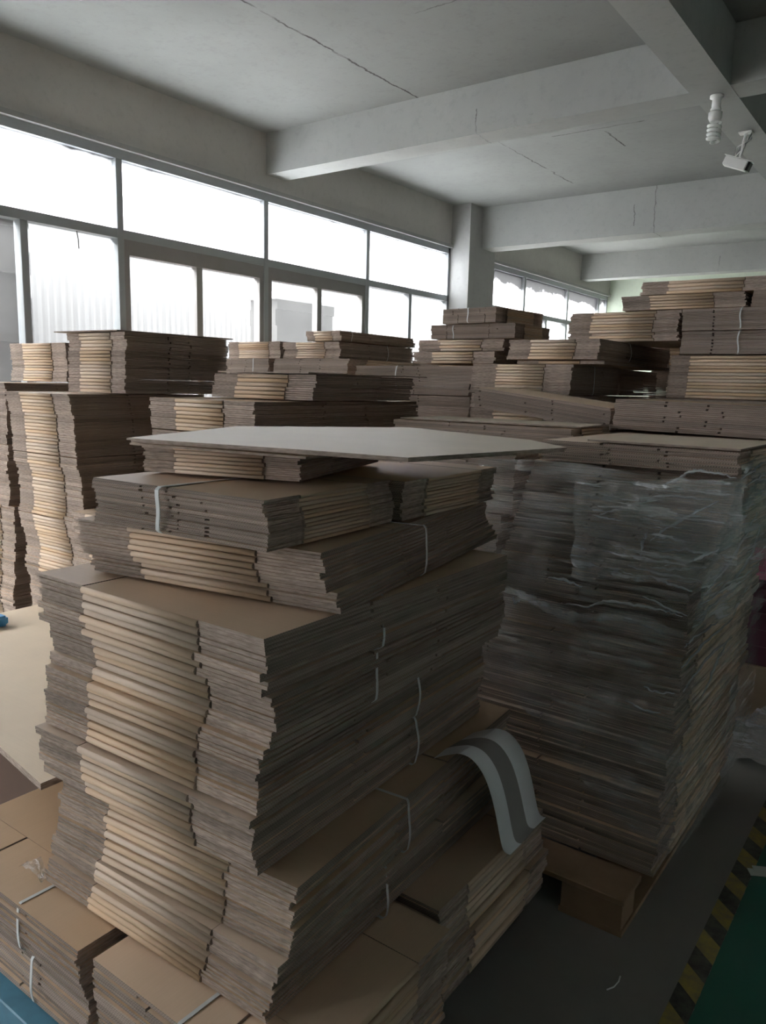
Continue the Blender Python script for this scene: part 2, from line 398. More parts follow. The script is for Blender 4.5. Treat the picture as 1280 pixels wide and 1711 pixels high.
# ---- front pile: bottom layer on the blue plastic pallet
G0 = 'bundles in the bottom layer of the front pile'
bundle('lowest bundle at the lower left corner of the picture, on the blue pallet', -2.10, .85, .121, .246, .705, .55, 'cut', slots=(.40, .72), strap=[.30], group=G0, flap=.13, bulge=.008, sw=.009)
bundle('upper strapped bundle at the lower left corner, with a slot in its top', -2.10, .845, .248, .372, .712, .56, 'cut', slots=(.31, .70), strap=[.36], group=G0, flap=.16, bulge=.008, sw=.009)
bundle('lower bundle under the near right corner of the front pile, resting on the pallet', -1.365, .852, .121, .246, .555, .555, 'cut', slots=(.36, .68), group=G0, flap=.13)
bundle('second layer bundle below the near right corner of the tall front stack', -1.37, .848, .248, .372, .565, .55, 'cut', slots=(.33, .72), strap=[.47], group=G0, flap=.13, bulge=.008, sw=.009)
bundle('lower bundle at the right rear of the front pile beside the wooden pallet', -1.37, 1.435, .121, .246, .54, .57, 'cut', group=G0, flap=.13)
bundle('upper bundle at the right rear of the front pile under the white film strip', -1.37, 1.43, .248, .378, .535, .575, 'cut', group=G0, flap=.13)
bundle('rear left bundle in the bottom layer partly hidden behind the front stack', -2.08, 1.445, .121, .372, .68, .55, 'cut', group=G0, flap=.13)
# ---- front pile: the tall stack
G1 = 'bundles in the tall front stack'
bundle('lowest bundle of the tall front stack, sticking out at the near right', -1.665, .915, .376, .505, .735, .98, rot=1.5, slots=(.36, .62), strap=[.40], group=G1, p=.0168, jit=.005, drift=.012, ends=lambda t: (-.03*(.5-t), 0))
bundle('second bundle from the bottom of the tall front stack, forming a ledge', -1.625, .915, .508, .642, .72, 1.04, rot=4, slots=(.40, .62), strap=[.42], group=G1, p=.0168, jit=.006, drift=.014)
bundle('third bundle from the bottom of the tall front stack, set back from the ledge', -1.69, .935, .646, .772, .70, .97, rot=2.5, slots=(.34, .60), strap=[.60], group=G1, p=.0168, jit=.005, drift=.010)
bundle('fourth bundle from the bottom of the tall front stack', -1.69, .945, .775, .905, .695, .96, rot=2, slots=(.34, .62), strap=[.60], group=G1, p=.0168, jit=.005, drift=.010)
bundle('fifth bundle from the bottom of the tall front stack, strapped', -1.675, .945, .908, 1.03, .715, .95, rot=1, slots=(.34, .62), strap=[.36], group=G1, p=.0168, jit=.005, drift=.012)
bundle('broad kraft-topped bundle just below the twisted bundle of the front stack', -1.685, .95, 1.033, 1.155, .73, .93, rot=0, slots=(.34, .62), strap=[.38], group=G1, p=.0168, jit=.006, drift=.010, ends=lambda t: (.0, -.02*t))
bundle('twisted bundle jutting out to the right near the top of the front stack', -1.565, 1.02, 1.160, 1.280, .66, .92, rot=9, slots=(.34, .62), strap=[.40], group=G1, p=.0135, jit=.005, drift=.010, ends=lambda t: (-.03*t, -.02*t))
G2 = 'thin-board bundles at the top of the front stack'
bundle('thin-board bundle with a thick white cord round its grey cut side, facing the camera', -1.525, .99, 1.285, 1.383, .515, .435, 'cut', rot=3, slots=(.52, .68), strap=[.56], group=G2, p=.0082, jit=.003, drift=.006, sw=.011, bulge=.004, flap=.10)
bundle('thin-board bundle behind the corded one on the front stack, its brown creases facing right', -1.535, 1.455, 1.285, 1.380, .515, .48, 'cut', rot=2, slots=(.52, .68), group=G2, p=.0082, jit=.003, drift=.006, flap=.10)
bundle('short stack of creased cartons right under the loose top sheet of the front stack', -1.515, 1.12, 1.388, 1.452, .40, .52, 'fold', rot=17, group=G2, p=.0088, jit=.004, drift=.006, flap=.085)
# loose opened sheets on top of the front stack
def sheet(name, pts, z, th, label, cat='cardboard sheet', sag=0, m=None, layers=1, group=None):
    bm = bmesh.new(); cx = sum(p[0] for p in pts)/len(pts); cy = sum(p[1] for p in pts)/len(pts)
    for L in range(layers):
        q = [(cx+(p[0]-cx)*(1-.012*L), cy+(p[1]-cy)*(1-.02*L)) for p in pts]
        vs = [bm.verts.new((p[0]-cx, p[1]-cy, (p[2] if len(p) > 2 else 0) - L*th*1.15)) for p in [(a[0], a[1]) + tuple(b_[2:]) for a, b_ in zip(q, pts)]]
        f = bm.faces.new(vs)
        r = bmesh.ops.extrude_face_region(bm, geom=[f]); nv = [v for v in r['geom'] if isinstance(v, bmesh.types.BMVert)]
        for v in nv: v.co.z -= th
    bmesh.ops.recalc_face_normals(bm, faces=bm.faces)
    for f in bm.faces:
        f.material_index = 0 if abs(f.normal.z) > .5 else 2
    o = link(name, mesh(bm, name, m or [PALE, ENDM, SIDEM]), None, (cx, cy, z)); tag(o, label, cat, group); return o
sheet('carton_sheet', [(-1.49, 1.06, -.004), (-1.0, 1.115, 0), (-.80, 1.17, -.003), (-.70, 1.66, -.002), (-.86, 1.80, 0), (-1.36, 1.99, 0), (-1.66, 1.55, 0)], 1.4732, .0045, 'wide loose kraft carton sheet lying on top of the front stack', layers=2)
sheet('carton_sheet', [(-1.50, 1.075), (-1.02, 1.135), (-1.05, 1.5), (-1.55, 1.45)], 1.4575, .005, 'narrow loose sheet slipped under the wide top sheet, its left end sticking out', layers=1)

# ------------------------------------------------------------------ pallets
def pallet(name, x0, y0, x1, y1, h, m, label, cat='pallet', nb=6, plastic=False):
    r = bpy.data.objects.new(name, None); COL.objects.link(r); r.location = (x0, y0, 0); tag(r, label, cat)
    W_, D_ = x1-x0, y1-y0
    t = .02
    rnd = random.Random(3)
    pit = D_/nb
    for i in range(nb):
        ww = pit*(.80 if not plastic else .86)
        bm = bmesh.new(); ya = i*(D_-ww)/(nb-1)
        bx(bm, rnd.uniform(-.006, .006), ya, h-t, W_+rnd.uniform(-.006, .006), ya+ww, h)
        bmesh.ops.bevel(bm, geom=bm.edges[:], offset=.003, segments=1, affect='EDGES')
        link('deck_board', mesh(bm, 'deck_board', m), r)
    for bx_ in (0, W_/2-.1, W_-.2):
        bm = bmesh.new(); bx(bm, bx_, 0, 0, bx_+.2, D_, t*.9); link('bottom_board', mesh(bm, 'bottom_board', m), r)
        for by_ in (0, D_/2-.06, D_-.12):
            bm = bmesh.new(); bx(bm, bx_+.005, by_+.004, t*.9, bx_+.195, by_+.116, h-t)
            link('block', mesh(bm, 'block', m), r)
    return r
pallet('plastic_pallet', -2.25, .80, -.98, 1.98, .12, BLUE, 'blue plastic pallet under the front pile, showing at the lower left', nb=7, plastic=True)
pallet('wooden_pallet', -1.66, 2.10, -.62, 3.30, .12, WOOD, 'brown wooden pallet under the film-wrapped stack')

# ---- film-wrapped stack on the wooden pallet
G3 = 'bundles wrapped in clear film on the wooden pallet'
SL = (.60, .76)
pz = [.122, .25, .40, .55, .70, .84, .965]
nm = ['lowest bundle of the film-wrapped stack, right on the wooden pallet', 'second bundle from the bottom of the film-wrapped stack', 'third bundle from the bottom of the film-wrapped stack',
      'fourth bundle from the bottom of the film-wrapped stack', 'fifth bundle from the bottom, inside the clear film', 'sixth bundle from the bottom of the film-wrapped stack, under the gathered film edge']
for i in range(6):
    bundle(nm[i], -1.64 + .008*i, 2.26 + .004*i, pz[i], pz[i+1]-.002, 1.05, .98, 'cut', slots=(.61+.01*(i % 2), .77-.01*i), group=G3, p=.0150, jit=.003, drift=.006, flap=.16, rot=random.uniform(-.5, .5))
bundle('lower left bundle in the upper part of the film-wrapped stack, next to the dark gap', -1.66, 2.30, .967, 1.18, .47, .95, 'cut', slots=(.4, .7), group=G3, p=.0150, jit=.004, flap=.16)
bundle('upper left bundle in the upper part of the film-wrapped stack', -1.61, 2.30, 1.183, 1.385, .47, .95, 'cut', slots=(.4, .7), group=G3, p=.0150, jit=.004, flap=.16)
bundle('lower right bundle in the upper part of the film-wrapped stack under crumpled film', -1.145, 2.22, .967, 1.165, .60, .98, 'cut', ends=lambda t: (0, -.03*t), slots=(.45, .72), group=G3, p=.0150, jit=.004, flap=.16, rot=1)
bundle('upper right bundle of the film-wrapped stack overhanging the aisle', -1.10, 2.20, 1.168, 1.385, .62, 1.0, 'cut', ends=lambda t: (0, -.045*t), slots=(.36, .62), group=G3, p=.0150, jit=.005, flap=.16, rot=1)
bundle('thin stack with a pale kraft top at the right, above the crumpled film', -1.01, 2.20, 1.388, 1.450, .57, .66, 'cut', slots=(.33, .62), group='short stacks on the wrapped stack', p=.010, jit=.005, flap=.12, rot=-1)
bundle('thin stack with a pale kraft top left of the one above the crumpled film', -1.90, 2.66, 1.388, 1.462, .80, .36, 'cut', slots=(.35, .55), group='short stacks on the wrapped stack', p=.0095, jit=.006, flap=.08, rot=-1)
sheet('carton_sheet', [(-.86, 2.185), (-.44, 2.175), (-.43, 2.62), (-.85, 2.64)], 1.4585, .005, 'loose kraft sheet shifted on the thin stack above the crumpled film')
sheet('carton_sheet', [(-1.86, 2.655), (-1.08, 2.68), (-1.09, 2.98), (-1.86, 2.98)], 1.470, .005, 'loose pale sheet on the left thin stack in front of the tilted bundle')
bundle('tilted dark bundle sloping down to the right in the middle of the picture', -1.745, 3.05, 1.515, 1.605, .64, .42, 'cut', roll=-6.5, slots=(.05, .60), group='bundles behind the wrapped stack', p=.013, flap=.08)
bundle('level bundle with two rows of slot holes right of the tilted bundle', -1.085, 2.98, 1.455, 1.572, .60, .48, 'cut', slots=(.33, .58), group='bundles behind the wrapped stack', p=.014, roll=-1, flap=.1)
bundle('bundle hidden below the two bundles at the back of the wrapped stack', -1.66, 3.06, 1.39, 1.438, 1.1, .40, 'cut', slots=(.33, .58), group='bundles behind the wrapped stack', p=.0155, flap=.1)

# ---- left piles by the windows
G4 = 'bundles in the tall left stack'
lv = [0.003, .31, .62, .93, 1.235, 1.528]
nm = ['lowest bundle of the tall left stack beside the window', 'second lowest bundle of the tall left stack', 'middle bundle of the tall left stack, left of the corded bundle', 'second bundle from the top of the tall left stack', 'top bundle of the tall left stack with a pale kraft lid']
for i in range(5):
    bundle(nm[i], -3.78 + (0, .01, .03, .01, 0)[i], 2.02 + (.06, .04, .02, .01, 0)[i], lv[i], lv[i+1]-.002, .55, .80, slots=(.4, .6), group=G4, jit=.004, drift=.010, flap=.135)
G5 = 'bundles in the leftmost stack'
nm = [s.replace('tall left stack', 'leftmost stack at the picture edge').replace(' beside the window', '').replace(', left of the corded bundle', '').replace(' with a pale kraft lid', ' carrying the small bundle') for s in nm]
lv = [0.003, .31, .62, .93, 1.25, 1.568]
for i in range(5):
    bundle(nm[i], -4.55 + (0, .0, .01, .0, .0)[i], 2.09 + (-.0, -.02, -.03, -.03, -.03)[i], lv[i], lv[i+1]-.002, .64, .72, slots=(.4, .6), group=G5, jit=.004, drift=.010, flap=.13)
bundle('small bundle on the leftmost stack in front of the window', -4.80, 2.58, 1.570, 1.80, .58, .55, slots=(.4, .6), group='bundles on the left stacks', flap=.14, rot=2)
bundle('tall dark-sided bundle on top of the tall left stack with a sheet jutting out', -3.62, 2.24, 1.531, 1.815, .48, .62, slots=(.4, .6), group='bundles on the left stacks', flap=.11, jit=.005, rot=-1, ends=lambda t: (0, -.0))
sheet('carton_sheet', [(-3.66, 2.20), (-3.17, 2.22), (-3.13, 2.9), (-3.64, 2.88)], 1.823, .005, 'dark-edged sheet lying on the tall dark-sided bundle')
G6 = 'bundles in the low stack behind the front stack'
bundle('upper bundle of the low stack seen between the tall left stack and the front stack', -3.19, 1.97, .75, 1.0, .39, .6, group=G6, flap=.11, jit=.008)
bundle('middle bundle of the low stack between the tall left stack and the front stack', -3.19, 1.99, .38, .748, .37, .6, group=G6, flap=.11, jit=.008)
bundle('lowest bundle of the low stack between the tall left stack and the front stack', -3.19, 1.98, .003, .378, .39, .6, group=G6, flap=.11, jit=.006)
# ---- stack behind the front stack
G7 = 'bundles in the stack behind the front stack'
bundle('wide pale-topped bundle right behind the loose top sheet', -2.78, 2.10, 1.395, 1.527, .63, 1.12, group=G7, flap=.17, jit=.004)
bundle('bundle with a long dark side and pale lid on the stack behind the front stack', -2.69, 2.36, 1.530, 1.636, .60, .70, group=G7, flap=.15, jit=.005)
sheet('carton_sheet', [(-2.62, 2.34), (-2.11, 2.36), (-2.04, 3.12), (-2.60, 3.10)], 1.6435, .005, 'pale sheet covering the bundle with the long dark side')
lv = [.003, .35, .70, 1.05, 1.393]
for i, s in enumerate(('lowest', 'second lowest', 'third', 'fourth')):
    bundle(s + ' hidden bundle of the stack behind the front stack counted from the floor', -2.77, 2.11, lv[i], lv[i+1]-.002, .62, 1.05, group=G7, flap=.17)
# ---- middle rows
G8 = 'bundles in the middle rows'
bundle('striped bundle with a strap on its dark side, lower middle right row', -2.25, 3.90, 1.572, 1.733, .60, .72, group=G8, flap=.155, strap=[.42], jit=.004)
bundle('dark bundle behind the strapped striped bundle of the lower middle right row', -2.25, 4.64, 1.572, 1.73, .60, .72, group=G8, flap=.155)
bundle('dark-lidded striped bundle with a slanting white strap, above the lower middle right row', -2.06, 3.96, 1.76, 1.868, .52, 1.24, group=G8, flap=.13, strap=[.38], jit=.006, bulge=.010)
bundle('thin striped layer under the dark-lidded bundle with the slanting strap', -2.02, 4.0, 1.737, 1.757, .50, 1.2, group=G8, flap=.13)
for i, (a, b_) in enumerate(((.003, .40), (.402, .80), (.802, 1.20), (1.202, 1.570))):
    bundle(('lowest', 'second', 'third', 'fourth')[i] + ' supporting bundle from the floor under the strapped striped bundle', -2.25, 3.92, a, b_, .60, 1.44, group='supporting bundles in the back rows', flap=.15, p=.020)
bundle('grey cut-sided bundle with a white strap left of the striped middle bundle', -3.15, 3.95, 1.55, 1.722, .87, .9, 'cut', slots=(.42, .55), group=G8, strap=[.60], flap=.2)
bundle('lower grey cut-sided bundle with a pale lid just behind the wide top sheet', -3.15, 3.95, 1.40, 1.547, .87, .9, 'cut', slots=(.42, .55), group=G8, strap=[.58], flap=.2)
for i, (a, b_) in enumerate(((.003, .46), (.462, .92), (.922, 1.397))):
    bundle(('lowest', 'second', 'third')[i] + ' supporting bundle from the floor under the grey cut-sided bundles', -3.15, 3.97, a, b_, .86, .9, 'cut', group='supporting bundles in the back rows', flap=.2, p=.020)
bundle('striped bundle in front of the white pillar with a dark notch at its right', -2.70, 3.97, 1.737, 1.805, .56, .40, group=G8, flap=.14, jit=.006)
bundle('upper striped bundle in front of the white pillar, shifted right', -2.66, 3.99, 1.808, 1.862, .56, .39, group=G8, flap=.14, jit=.008)
bundle('supporting bundle behind the pillar bundles', -2.95, 4.42, 1.725, 1.905, .64, .50, group='supporting bundles in the back rows', flap=.15)
bundle('smooth brown bundle standing below the topmost one before the pillar', -2.86, 4.40, 1.908, 1.998, .62, .5, 'cut', slots=(.3, .8), group=G8, strap=[.71], p=.009, jit=.002, drift=.003, flap=.12)
bundle('topmost smooth brown bundle before the pillar with a white strap', -2.76, 4.38, 2.001, 2.095, .42, .55, 'cut', slots=(.3, .8), group=G8, strap=[.50], p=.009, jit=.002, drift=.003, flap=.12, rot=-6)
G9 = 'bundles in the row under the sliding windows'
bundle('left striped bundle in the row under the sliding windows', -4.83, 4.42, 1.785, 1.915, .575, .55, group=G9, flap=.12, jit=.006)
bundle('right striped bundle in the row under the sliding windows with a long dark side', -4.22, 4.42, 1.785, 1.905, .56, .95, group=G9, flap=.14, jit=.006, strap=[.62])
bundle('uneven top bundle on the row under the sliding windows tied with thin twine', -3.98, 4.42, 1.909, 1.985, .33, .96, group=G9, flap=.08, jit=.012, drift=.02, strap=[.12])
bundle('dark low bundle below the left striped window-row bundle', -5.0, 4.36, 1.562, 1.782, .68, 1.0, 'cut', group=G9, flap=.2, strap=[.22])
bundle('dark low bundle below the right striped window-row bundle', -4.28, 4.36, 1.562, 1.782, .74, 1.0, 'cut', group=G9, flap=.2)
for i, (a, b_) in enumerate(((.003, .53), (.532, 1.06), (1.062, 1.560))):
    bundle(('lowest', 'second', 'third')[i] + ' supporting bundle from the floor under the window row', -4.9, 4.40, a, b_, 1.3, .95, 'cut', group='supporting bundles in the back rows', flap=.2, p=.024)
# ---- high stack at the right
G10 = 'bundles in the high stack at the right'
bundle('striped kraft bundle at the right picture edge below the two strapped dark ones', -1.27, 4.30, 1.572, 1.795, .78, .60, group=G10, flap=.10, jit=.004)
bundle('lower strapped dark bundle of the high stack at the right', -1.215, 4.28, 1.80, 1.917, .80, .62, 'cut', slots=(.2, .8), group=G10, strap=[.64], jit=.003, flap=.14)
bundle('upper strapped dark bundle of the high stack at the right', -1.215, 4.28, 1.920, 2.032, .80, .62, 'cut', slots=(.2, .8), group=G10, strap=[.64], jit=.003, flap=.14)
bundle('wide striped bundle left of the strapped dark ones in the high stack', -1.85, 4.32, 1.872, 2.035, .615, .62, group=G10, flap=.13, jit=.008)
bundle('long striped kraft bundle second from the top of the high stack', -1.55, 4.32, 2.038, 2.115, .63, .55, group=G10, flap=.15, jit=.006)
bundle('topmost long striped kraft bundle of the high stack at the right', -1.46, 4.34, 2.118, 2.19, .66, .55, group=G10, flap=.14, jit=.008)
bundle('dark ribbed bundle at the right edge beside the topmost kraft bundles', -.90, 4.34, 2.038, 2.12, .40, .5, 'cut', group=G10, flap=.12)
bundle('little brown bundle peeking out left of the top of the high stack', -1.90, 5.42, 2.04, 2.135, .4, .4, group=G10, flap=.12)
bundle('support of the little brown bundle at the back of the high stack', -1.90, 5.42, 1.903, 2.037, .6, .45, group='supporting bundles in the back rows', flap=.12)
bundle('supporting bundle behind the dark-lidded bundle in the high stack', -1.40, 4.93, 1.80, 1.90, .7, .45, group='supporting bundles in the back rows', flap=.12)
bundle('tall brown bundle closing the gap left of the high stack at the back', -1.75, 5.46, .003, 1.9, 1.0, .5, group='supporting bundles in the back rows', flap=.12)
for i, (a, b_) in enumerate(((.003, .40), (.402, .80), (.802, 1.20), (1.202, 1.570))):
    bundle(('lowest', 'second', 'third', 'topmost')[i] + ' of the dark bundles standing on the floor behind the pink crates', -1.27, 4.30, a, b_, .95, 1.06, 'cut', group='dark bundles behind the pink crates', flap=.2, p=.020)

# ------------------------------------------------------------------ left: brown box with a board on it
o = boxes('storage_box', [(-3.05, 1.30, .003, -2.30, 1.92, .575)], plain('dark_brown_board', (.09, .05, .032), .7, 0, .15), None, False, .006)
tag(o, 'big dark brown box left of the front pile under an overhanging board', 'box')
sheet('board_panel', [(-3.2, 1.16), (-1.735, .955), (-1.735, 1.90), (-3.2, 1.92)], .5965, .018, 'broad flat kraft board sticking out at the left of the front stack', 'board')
BLU = plain('blue_wrap', (.10, .38, .72), .4)
o = boxes('blue_package', [(-3.17, 1.45, .5975, -3.0, 1.555, .64)], BLU, None, False, .01); tag(o, 'small blue package at the left edge on the broad board', 'package')
# scrap of clear film under the left of the front pile
def filmmat(name, op, white):
    mt = bpy.data.materials.new(name); mt.use_nodes = True; nt = mt.node_tree; nt.nodes.clear()
    out = N(nt, 'ShaderNodeOutputMaterial'); tr = N(nt, 'ShaderNodeBsdfTransparent'); gl = N(nt, 'ShaderNodeBsdfGlossy'); df = N(nt, 'ShaderNodeBsdfDiffuse')
    tr.inputs[0].default_value = (.97, .98, .98, 1); gl.inputs['Roughness'].default_value = .07; df.inputs[0].default_value = (.90, .91, .92, 1)
    co = objco(nt)
    st = noise(nt, scl(nt, co, (4, 4, 60)), 1.0, 5, .7)
    cl = noise(nt, scl(nt, co, (7, 7, 10)), 1.0, 3)
    wr = ramp(nt, mth(nt, 'MULTIPLY', st, mth(nt, 'ADD', cl, .45)), .46, .60)
    bp = N(nt, 'ShaderNodeBump'); bp.inputs['Strength'].default_value = 1; bp.inputs['Distance'].default_value = .035
    nt.links.new(mth(nt, 'ADD', st, mth(nt, 'MULTIPLY', cl, .6)), bp.inputs['Height']); nt.links.new(bp.outputs[0], gl.inputs['Normal'])
    m1 = N(nt, 'ShaderNodeMixShader'); nt.links.new(mth(nt, 'MULTIPLY_ADD', wr, white, op*.3), m1.inputs[0]); nt.links.new(tr.outputs[0], m1.inputs[1]); nt.links.new(df.outputs[0], m1.inputs[2])
    m2 = N(nt, 'ShaderNodeMixShader'); nt.links.new(mth(nt, 'MULTIPLY_ADD', wr, .30, op), m2.inputs[0]); nt.links.new(m1.outputs[0], m2.inputs[1]); nt.links.new(gl.outputs[0], m2.inputs[2])
    nt.links.new(m2.outputs[0], out.inputs[0]); return mt
FILM = filmmat('stretch_film', .08, .36); FILMC = filmmat('crumpled_film', .34, .75)
from mathutils import noise as mn
def film_patch(name, fn, nu, nv, m, parent=None):
    bm = bmesh.new(); g = [[bm.verts.new(fn(i/nu, j/nv)) for j in range(nv+1)] for i in range(nu+1)]
    for i in range(nu):
        for j in range(nv): bm.faces.new((g[i][j], g[i+1][j], g[i+1][j+1], g[i][j+1])).smooth = True
    return link(name, mesh(bm, name, m, True), parent)
# stretch film round the wrapped stack : near side, then round the corner along the aisle side
fr = bpy.data.objects.new('stretch_film', None); COL.objects.link(fr); fr.location = (-.6, 2.2, .2); tag(fr, 'clear stretch film wrapped round the stack on the wooden pallet, wrinkled and shining', 'plastic film')
inv = -Vector(fr.location)
def corner_x(z): return -.545 + .27*max(0, z-.95)
def wrap(u, v):
    zt = 1.375 + .015*math.sin(u*9); zb = .30 + .12*math.sin(u*5+1) + (.62-.30)*max(0, .35-u)*2.2
    z = zb + (zt-zb)*v
    cx = corner_x(z) + .012; ny = 2.235 - (.06 if z > 1.17 else .06*max(0, (z-.9)/.27)) - .012
    L1 = cx + 1.20
    if u < .55:
        x = -1.20 + L1*(u/.55); y = ny
    else:
        x = cx; y = ny + (3.28-ny)*((u-.55)/.45)
    d = .008*(1-2*abs(mn.noise(Vector((x*5, y*5, z*32))))) + .006*mn.noise(Vector((x*20, y*14, z*12)))
    if u < .55: y -= abs(d)+.002
    else: x += abs(d)+.002
    return Vector((x, y, z)) + inv
film_patch('film_sheet', wrap, 150, 150, FILM, fr)
def clump(u, v):     # crumpled film gathered at the near upper right corner
    x = -.86 + .45*u; z = 1.115 + .275*v - .06*(1-u)*(1-v) - .05*(1-u)*v
    n_ = (1-abs(mn.noise(Vector((x*11, z*15, 1))))*2.2)*.020 + (1-abs(mn.noise(Vector((x*30, z*42, 4))))*2)*.010
    y = 2.135 - abs(n_) - .012*math.sin(math.pi*u)
    return Vector((x + .01*mn.noise(Vector((x*20, z*20, 9))), y, z + .012*mn.noise(Vector((x*22, 2, z*8))))) + inv
film_patch('gathered_film', clump, 90, 70, FILMC, fr)
def flag(u, v):      # loose film standing out from the corner to the aisle
    z = 1.42 - .50*v + .02*math.sin(u*6); x = -.43 + .075*u*(1-.6*v) - .09*v; y = 2.14 + .46*u + .03*math.sin(v*7+u*3)
    d = .018*mn.noise(Vector((u*5, v*9, 3)))
    return Vector((x+d, y, z)) + inv
film_patch('film_flap', flag, 40, 40, FILMC, fr)
def roll(u, v):      # rolled lower edge of the upper film band
    a = 2*math.pi*v; r_ = .006 + .010*abs(mn.noise(Vector((u*14, 1, 2)))); z = .955 - .035*u + .012*math.sin(u*11) - .02*math.sin(u*4)
    return Vector((-1.17 + .62*u, 2.215 + r_*math.cos(a), z + 1.6*r_*math.sin(a))) + inv
film_patch('rolled_film_edge', roll, 80, 8, FILMC, fr)
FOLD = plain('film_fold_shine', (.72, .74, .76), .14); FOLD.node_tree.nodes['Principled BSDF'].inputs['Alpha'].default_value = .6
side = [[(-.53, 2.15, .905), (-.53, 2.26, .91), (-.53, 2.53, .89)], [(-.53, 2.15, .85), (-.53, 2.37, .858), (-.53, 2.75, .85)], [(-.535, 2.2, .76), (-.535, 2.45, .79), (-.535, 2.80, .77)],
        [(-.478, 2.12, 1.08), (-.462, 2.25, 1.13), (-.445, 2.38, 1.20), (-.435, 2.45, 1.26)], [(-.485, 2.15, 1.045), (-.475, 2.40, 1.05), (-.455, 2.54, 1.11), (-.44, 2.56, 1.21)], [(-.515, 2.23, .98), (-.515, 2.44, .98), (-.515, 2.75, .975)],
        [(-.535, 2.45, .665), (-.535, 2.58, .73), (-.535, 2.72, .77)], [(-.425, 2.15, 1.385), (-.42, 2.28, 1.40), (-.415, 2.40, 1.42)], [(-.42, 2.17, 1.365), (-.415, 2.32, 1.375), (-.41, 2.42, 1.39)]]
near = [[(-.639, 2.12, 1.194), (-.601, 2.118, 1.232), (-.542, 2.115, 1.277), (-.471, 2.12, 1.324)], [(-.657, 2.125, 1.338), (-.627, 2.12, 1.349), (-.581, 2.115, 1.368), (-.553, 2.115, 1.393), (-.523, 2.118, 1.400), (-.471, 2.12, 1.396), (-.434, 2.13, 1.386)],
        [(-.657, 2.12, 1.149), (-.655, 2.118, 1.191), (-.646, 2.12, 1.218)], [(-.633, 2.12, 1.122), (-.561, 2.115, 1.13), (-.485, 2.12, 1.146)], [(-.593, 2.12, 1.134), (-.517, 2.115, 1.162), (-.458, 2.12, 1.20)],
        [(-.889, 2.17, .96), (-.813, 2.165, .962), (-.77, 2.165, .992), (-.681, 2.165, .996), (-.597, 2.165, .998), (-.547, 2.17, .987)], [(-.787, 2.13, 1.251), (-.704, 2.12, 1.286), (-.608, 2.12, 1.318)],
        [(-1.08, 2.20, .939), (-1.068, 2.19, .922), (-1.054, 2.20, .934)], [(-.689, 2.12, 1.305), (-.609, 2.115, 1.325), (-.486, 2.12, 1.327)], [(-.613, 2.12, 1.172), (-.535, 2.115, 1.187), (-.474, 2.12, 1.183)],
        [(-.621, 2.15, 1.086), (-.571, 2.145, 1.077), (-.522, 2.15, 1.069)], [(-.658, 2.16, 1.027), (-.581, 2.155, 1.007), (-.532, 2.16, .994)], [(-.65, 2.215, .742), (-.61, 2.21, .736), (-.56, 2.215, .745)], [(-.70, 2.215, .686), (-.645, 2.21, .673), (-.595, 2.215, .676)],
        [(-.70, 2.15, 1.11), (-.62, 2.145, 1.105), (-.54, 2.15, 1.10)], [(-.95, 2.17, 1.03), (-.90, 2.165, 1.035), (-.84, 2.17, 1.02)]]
rf = random.Random(5)
for P in side + near:
    pts = []
    for i in range(len(P)-1):
        for q in range(7):
            t_ = q/7; pts.append(Vector(P[i]).lerp(Vector(P[i+1]), t_) + Vector([rf.uniform(-.0025, .0025) for _ in range(3)]) + inv)
    pts.append(Vector(P[-1]) + inv); n_ = len(pts)
    bm = bmesh.new(); tube(bm, [tuple(p_) for p_ in pts], [(.0012 + .0045*math.sin(math.pi*(i+.3)/n_)*rf.uniform(.4, 1)) for i in range(n_)], 5); link('film_fold', mesh(bm, 'film_fold', FOLD), fr)
# heap of clear film on the floor behind the wrapped stack
def heap(u, v):
    a = 2*math.pi*u; rr_ = .30*v; n_ = mn.noise(Vector((math.cos(a)*v*3, math.sin(a)*v*3, 5)))
    return Vector((rr_*math.cos(a)*1.1, rr_*math.sin(a)*.7, max(.004, .20*(1-v)**1.0 + .10*n_*(1-v*.7) + .02*mn.noise(Vector((math.cos(a)*v*14, math.sin(a)*v*14, 2))) + .02)))
o = film_patch('film_heap', heap, 60, 24, FILMC); o.location = (-.48, 3.72, .0); tag(o, 'heap of clear plastic film on the floor beside the pink crates', 'plastic film')
# white film strip hanging over the ledge
SM = plain('white_film', (.80, .81, .84), .45, 0, .05); SG = plain('grey_film_band', (.30, .28, .27), .55, 0, .08)
bm = bmesh.new()
path = [(-.985, .651), (-.95, .664), (-.925, .668), (-.895, .655), (-.868, .615), (-.852, .56), (-.842, .50), (-.835, .44), (-.83, .395), (-.818, .384)]
for _ in range(2):
    path = [path[0]] + [q for a_, b_ in zip(path, path[1:]) for q in ((a_[0]*.75+b_[0]*.25, a_[1]*.75+b_[1]*.25), (a_[0]*.25+b_[0]*.75, a_[1]*.25+b_[1]*.75))] + [path[-1]]
rows = []
for i, (x_, z_) in enumerate(path):
    t_ = i/(len(path)-1); y0_ = 1.60 + .13*t_; y1_ = 1.80 + .15*t_; row = []
    for j, q in enumerate((0, .27, .3, .66, .69, 1)):
        row.append([bm.verts.new((x_+dx, y0_+(y1_-y0_)*q, z_ + .004*math.sin(q*5+t_*4))) for dx in (0, .0022)])
    rows.append(row)
for i in range(len(path)-1):
    for j in range(5):
        a, b_, c_, d_ = rows[i][j], rows[i][j+1], rows[i+1][j+1], rows[i+1][j]
        for s_ in (0, 1):
            f = bm.faces.new((a[s_], b_[s_], c_[s_], d_[s_])); f.material_index = 1 if j in (2,) else 0; f.smooth = True
    for j in (0, 5):
        f = bm.faces.new((rows[i][j][0], rows[i][j][1], rows[i+1][j][1], rows[i+1][j][0]))
